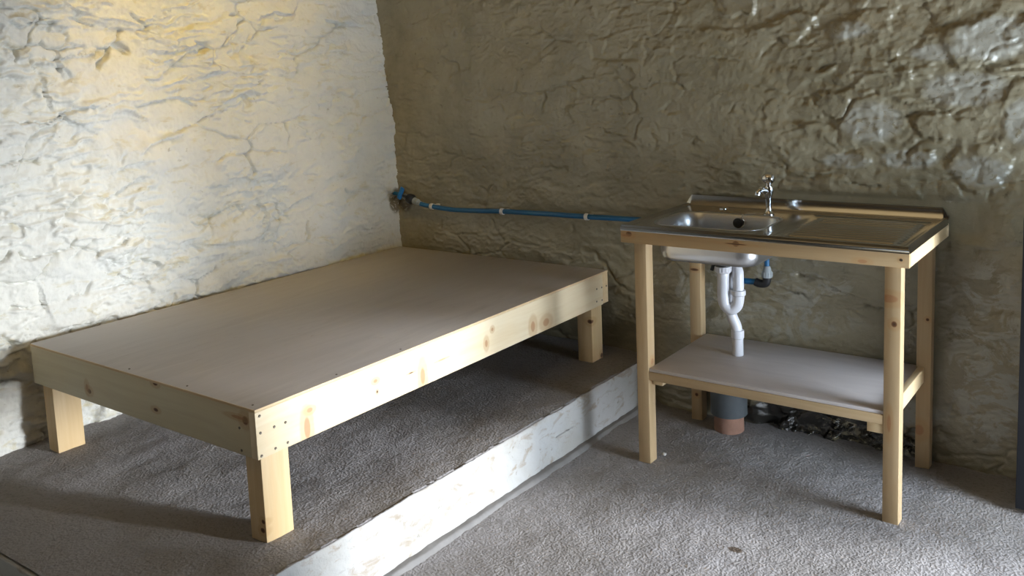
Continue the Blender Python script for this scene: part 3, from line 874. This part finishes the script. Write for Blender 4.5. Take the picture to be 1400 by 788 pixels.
sv = thing('stop_valve', 'black stop tap with a blue handle on the pipe in the room corner', 'valve', (.135, -.055, .845))
ax_ = Vector((.070, .0, -.019)).normalized()
MB().lathe(Vector((.106, -.055, .851)), ax_, [(0, .014), (.004, .023), (.014, .0270), (.032, .0270), (.040, .020), (.044, .014)], 24).build('valve_body', M['black'], sv)
MB().lathe(Vector((.146, -.055, .839)), ax_, [(0, .014), (.003, .0175), (.014, .0170), (.017, .0145), (.021, .0165), (.032, .0155), (.036, .012), (.048, .0118)], 24).build('compression_nut', M['grey_plastic'], sv)
MB().lathe(Vector((.108, -.055, .851)), -ax_, [(0, .013), (.016, .0155), (.026, .0150), (.030, .012)], 20).build('inlet_nut', M['grey_plastic'], sv)
MB().tube([(.084, -.055, .857), (.055, -.052, .862), (.03, -.04, .864), (-.02, -.03, .866)], .0105, 12, 6).build('inlet_pipe', M['blue_pipe'], sv)
hb = MB(); hb.tube([(.112, -.075, .860), (.100, -.088, .868)], .006, 10, 3)
hb.build('valve_stem', M['black'], sv)
h = MB(); h.box(-.0125, .0125, -.006, .006, -.034, .034, .005, 3)
for v in h.bm.verts:
    c_, s_ = math.cos(math.radians(28)), math.sin(math.radians(28))
    x, z = v.co.x, v.co.z
    v.co = Vector((.090 + x * c_ + z * s_, -.088 + v.co.y, .878 - x * s_ + z * c_))
h.build('handle', M['blue_handle'], sv)

# ------------------------------------------------------------------ half door, open into the room at the right
dl = MB()
LX0, LX1, LY0, LY1, LH = 2.922, 3.86, -.283, -.239, .97
dl.box(LX0, LX1, LY0 + .018, LY1, .012, LH, .002)
w = (LX1 - LX0) / 7
for k in range(7):
    dl.box(LX0 + k * w + .0015, LX0 + (k + 1) * w - .0015, LY0, LY0 + .019, .012, LH, .003)
d_ = dl.build('door_1', M['door'], None, loc=(LX1, (LY0 + LY1) / 2, 0)); d_['kind'] = 'structure'
hg = MB()
for z in (.2, .78):
    hg.box(LX1 - .35, LX1 + .03, LY0 - .006, LY0 - .0005, z - .018, z + .018, .002)
hg.build('hinge', M['iron'], d_)

# pebble by the stand's leg
pb = MB(); pb.sphere((1.762, -.476, .004), .008, 1.2, .9, .75, 12)
for v in pb.bm.verts:
    v.co += Vector((.0012, .0008, .001)) * math.sin(v.co.x * 900 + v.co.z * 700)
tag(pb.build('pebble', M['pebble'], None, loc=(1.762, -.476, .0)), 'tiny pale pebble lying on the floor by the foot of the sink stand', 'stone')

# ------------------------------------------------------------------ light
def area(name, loc, direction, sx, sy, energy, col, spread=PI):
    l = bpy.data.lights.new(name, 'AREA'); l.shape = 'RECTANGLE'; l.size = sx; l.size_y = sy; l.energy = energy; l.color = col; l.spread = spread
    o = bpy.data.objects.new(name, l); COL.objects.link(o); o.location = loc
    o.rotation_euler = Vector(direction).to_track_quat('-Z', 'Z').to_euler()
    return o
# daylight through the doorway: sunlit yard below, sky above
area('yard_light', (4.47, (DY0 + DY1) / 2, .50), (-1, 0, 0), .84, .92, 75, (.82, .90, 1.0))
area('horizon_light', (20, 3.5, .8), (-1, 0, 0), 19, 1.6, 19500, (.88, .93, 1.0))
area('sky_light', (4.47, (DY0 + DY1) / 2, 1.2), (-1, 0, 0), .84, .5, 34, (.62, .80, 1.0))
# added weak fill behind the camera, set in an invented wall opening
area('camera_fill_light', (1.9, -6.15, 1.5), (0, 1, 0), 1.3, 1.15, .5, (1.0, .90, .70))
# added warm fill from overhead, under the boards; no rooflight is built
area('overhead_fill_light', (1.9, -2.3, 2.66), (0, 0, -1), 1.6, 1.8, 4.5, (1.0, .74, .38))
# warm lamp up under the roof
l = bpy.data.lights.new('roof_lamp', 'SPOT'); l.energy = 46; l.color = (1.0, .66, .10); l.shadow_soft_size = .12; l.spot_size = math.radians(78); l.spot_blend = 1
o = bpy.data.objects.new('roof_lamp', l); COL.objects.link(o); o.location = (.85, -1.5, 2.6)
o.rotation_euler = (Vector((0, -1.1, 1.72)) - o.location).to_track_quat('-Z', 'Y').to_euler()

wd = bpy.data.worlds.new('World'); SC.world = wd; wd.use_nodes = True
bg = wd.node_tree.nodes['Background']
sky = wd.node_tree.nodes.new('ShaderNodeTexSky'); sky.sky_type = 'NISHITA'; sky.sun_elevation = math.radians(40); sky.sun_rotation = math.radians(200); sky.sun_disc = False
wd.node_tree.links.new(sky.outputs[0], bg.inputs['Color']); bg.inputs['Strength'].default_value = .12

# ------------------------------------------------------------------ camera
r = Vector((.80589236, .59068515, -.04035536)); u = Vector((-.04138012, .12418806, .99139549)); fw = Vector((-.59061424, .79728814, -.12452483))
cam = bpy.data.cameras.new('camera'); co = bpy.data.objects.new('camera', cam); COL.objects.link(co)
mtx = Matrix((r, u, -fw)).transposed().to_4x4(); mtx.translation = Vector((3.30988, -3.46882, 1.49833))
co.matrix_world = mtx
cam.sensor_width = 36; cam.lens = 1244.659 * 36 / 1400
cam.shift_y = -(394 - 247.859) / 1400; cam.shift_x = -.464 / 1400
cam.clip_start = .05
SC.camera = co

SC.view_settings.view_transform = 'Standard'; SC.view_settings.look = 'None'
SC.view_settings.exposure = .2; SC.view_settings.gamma = 1; SC.view_settings.use_curve_mapping = False
SC.cycles.use_denoising = True
SC.cycles.max_bounces = 8
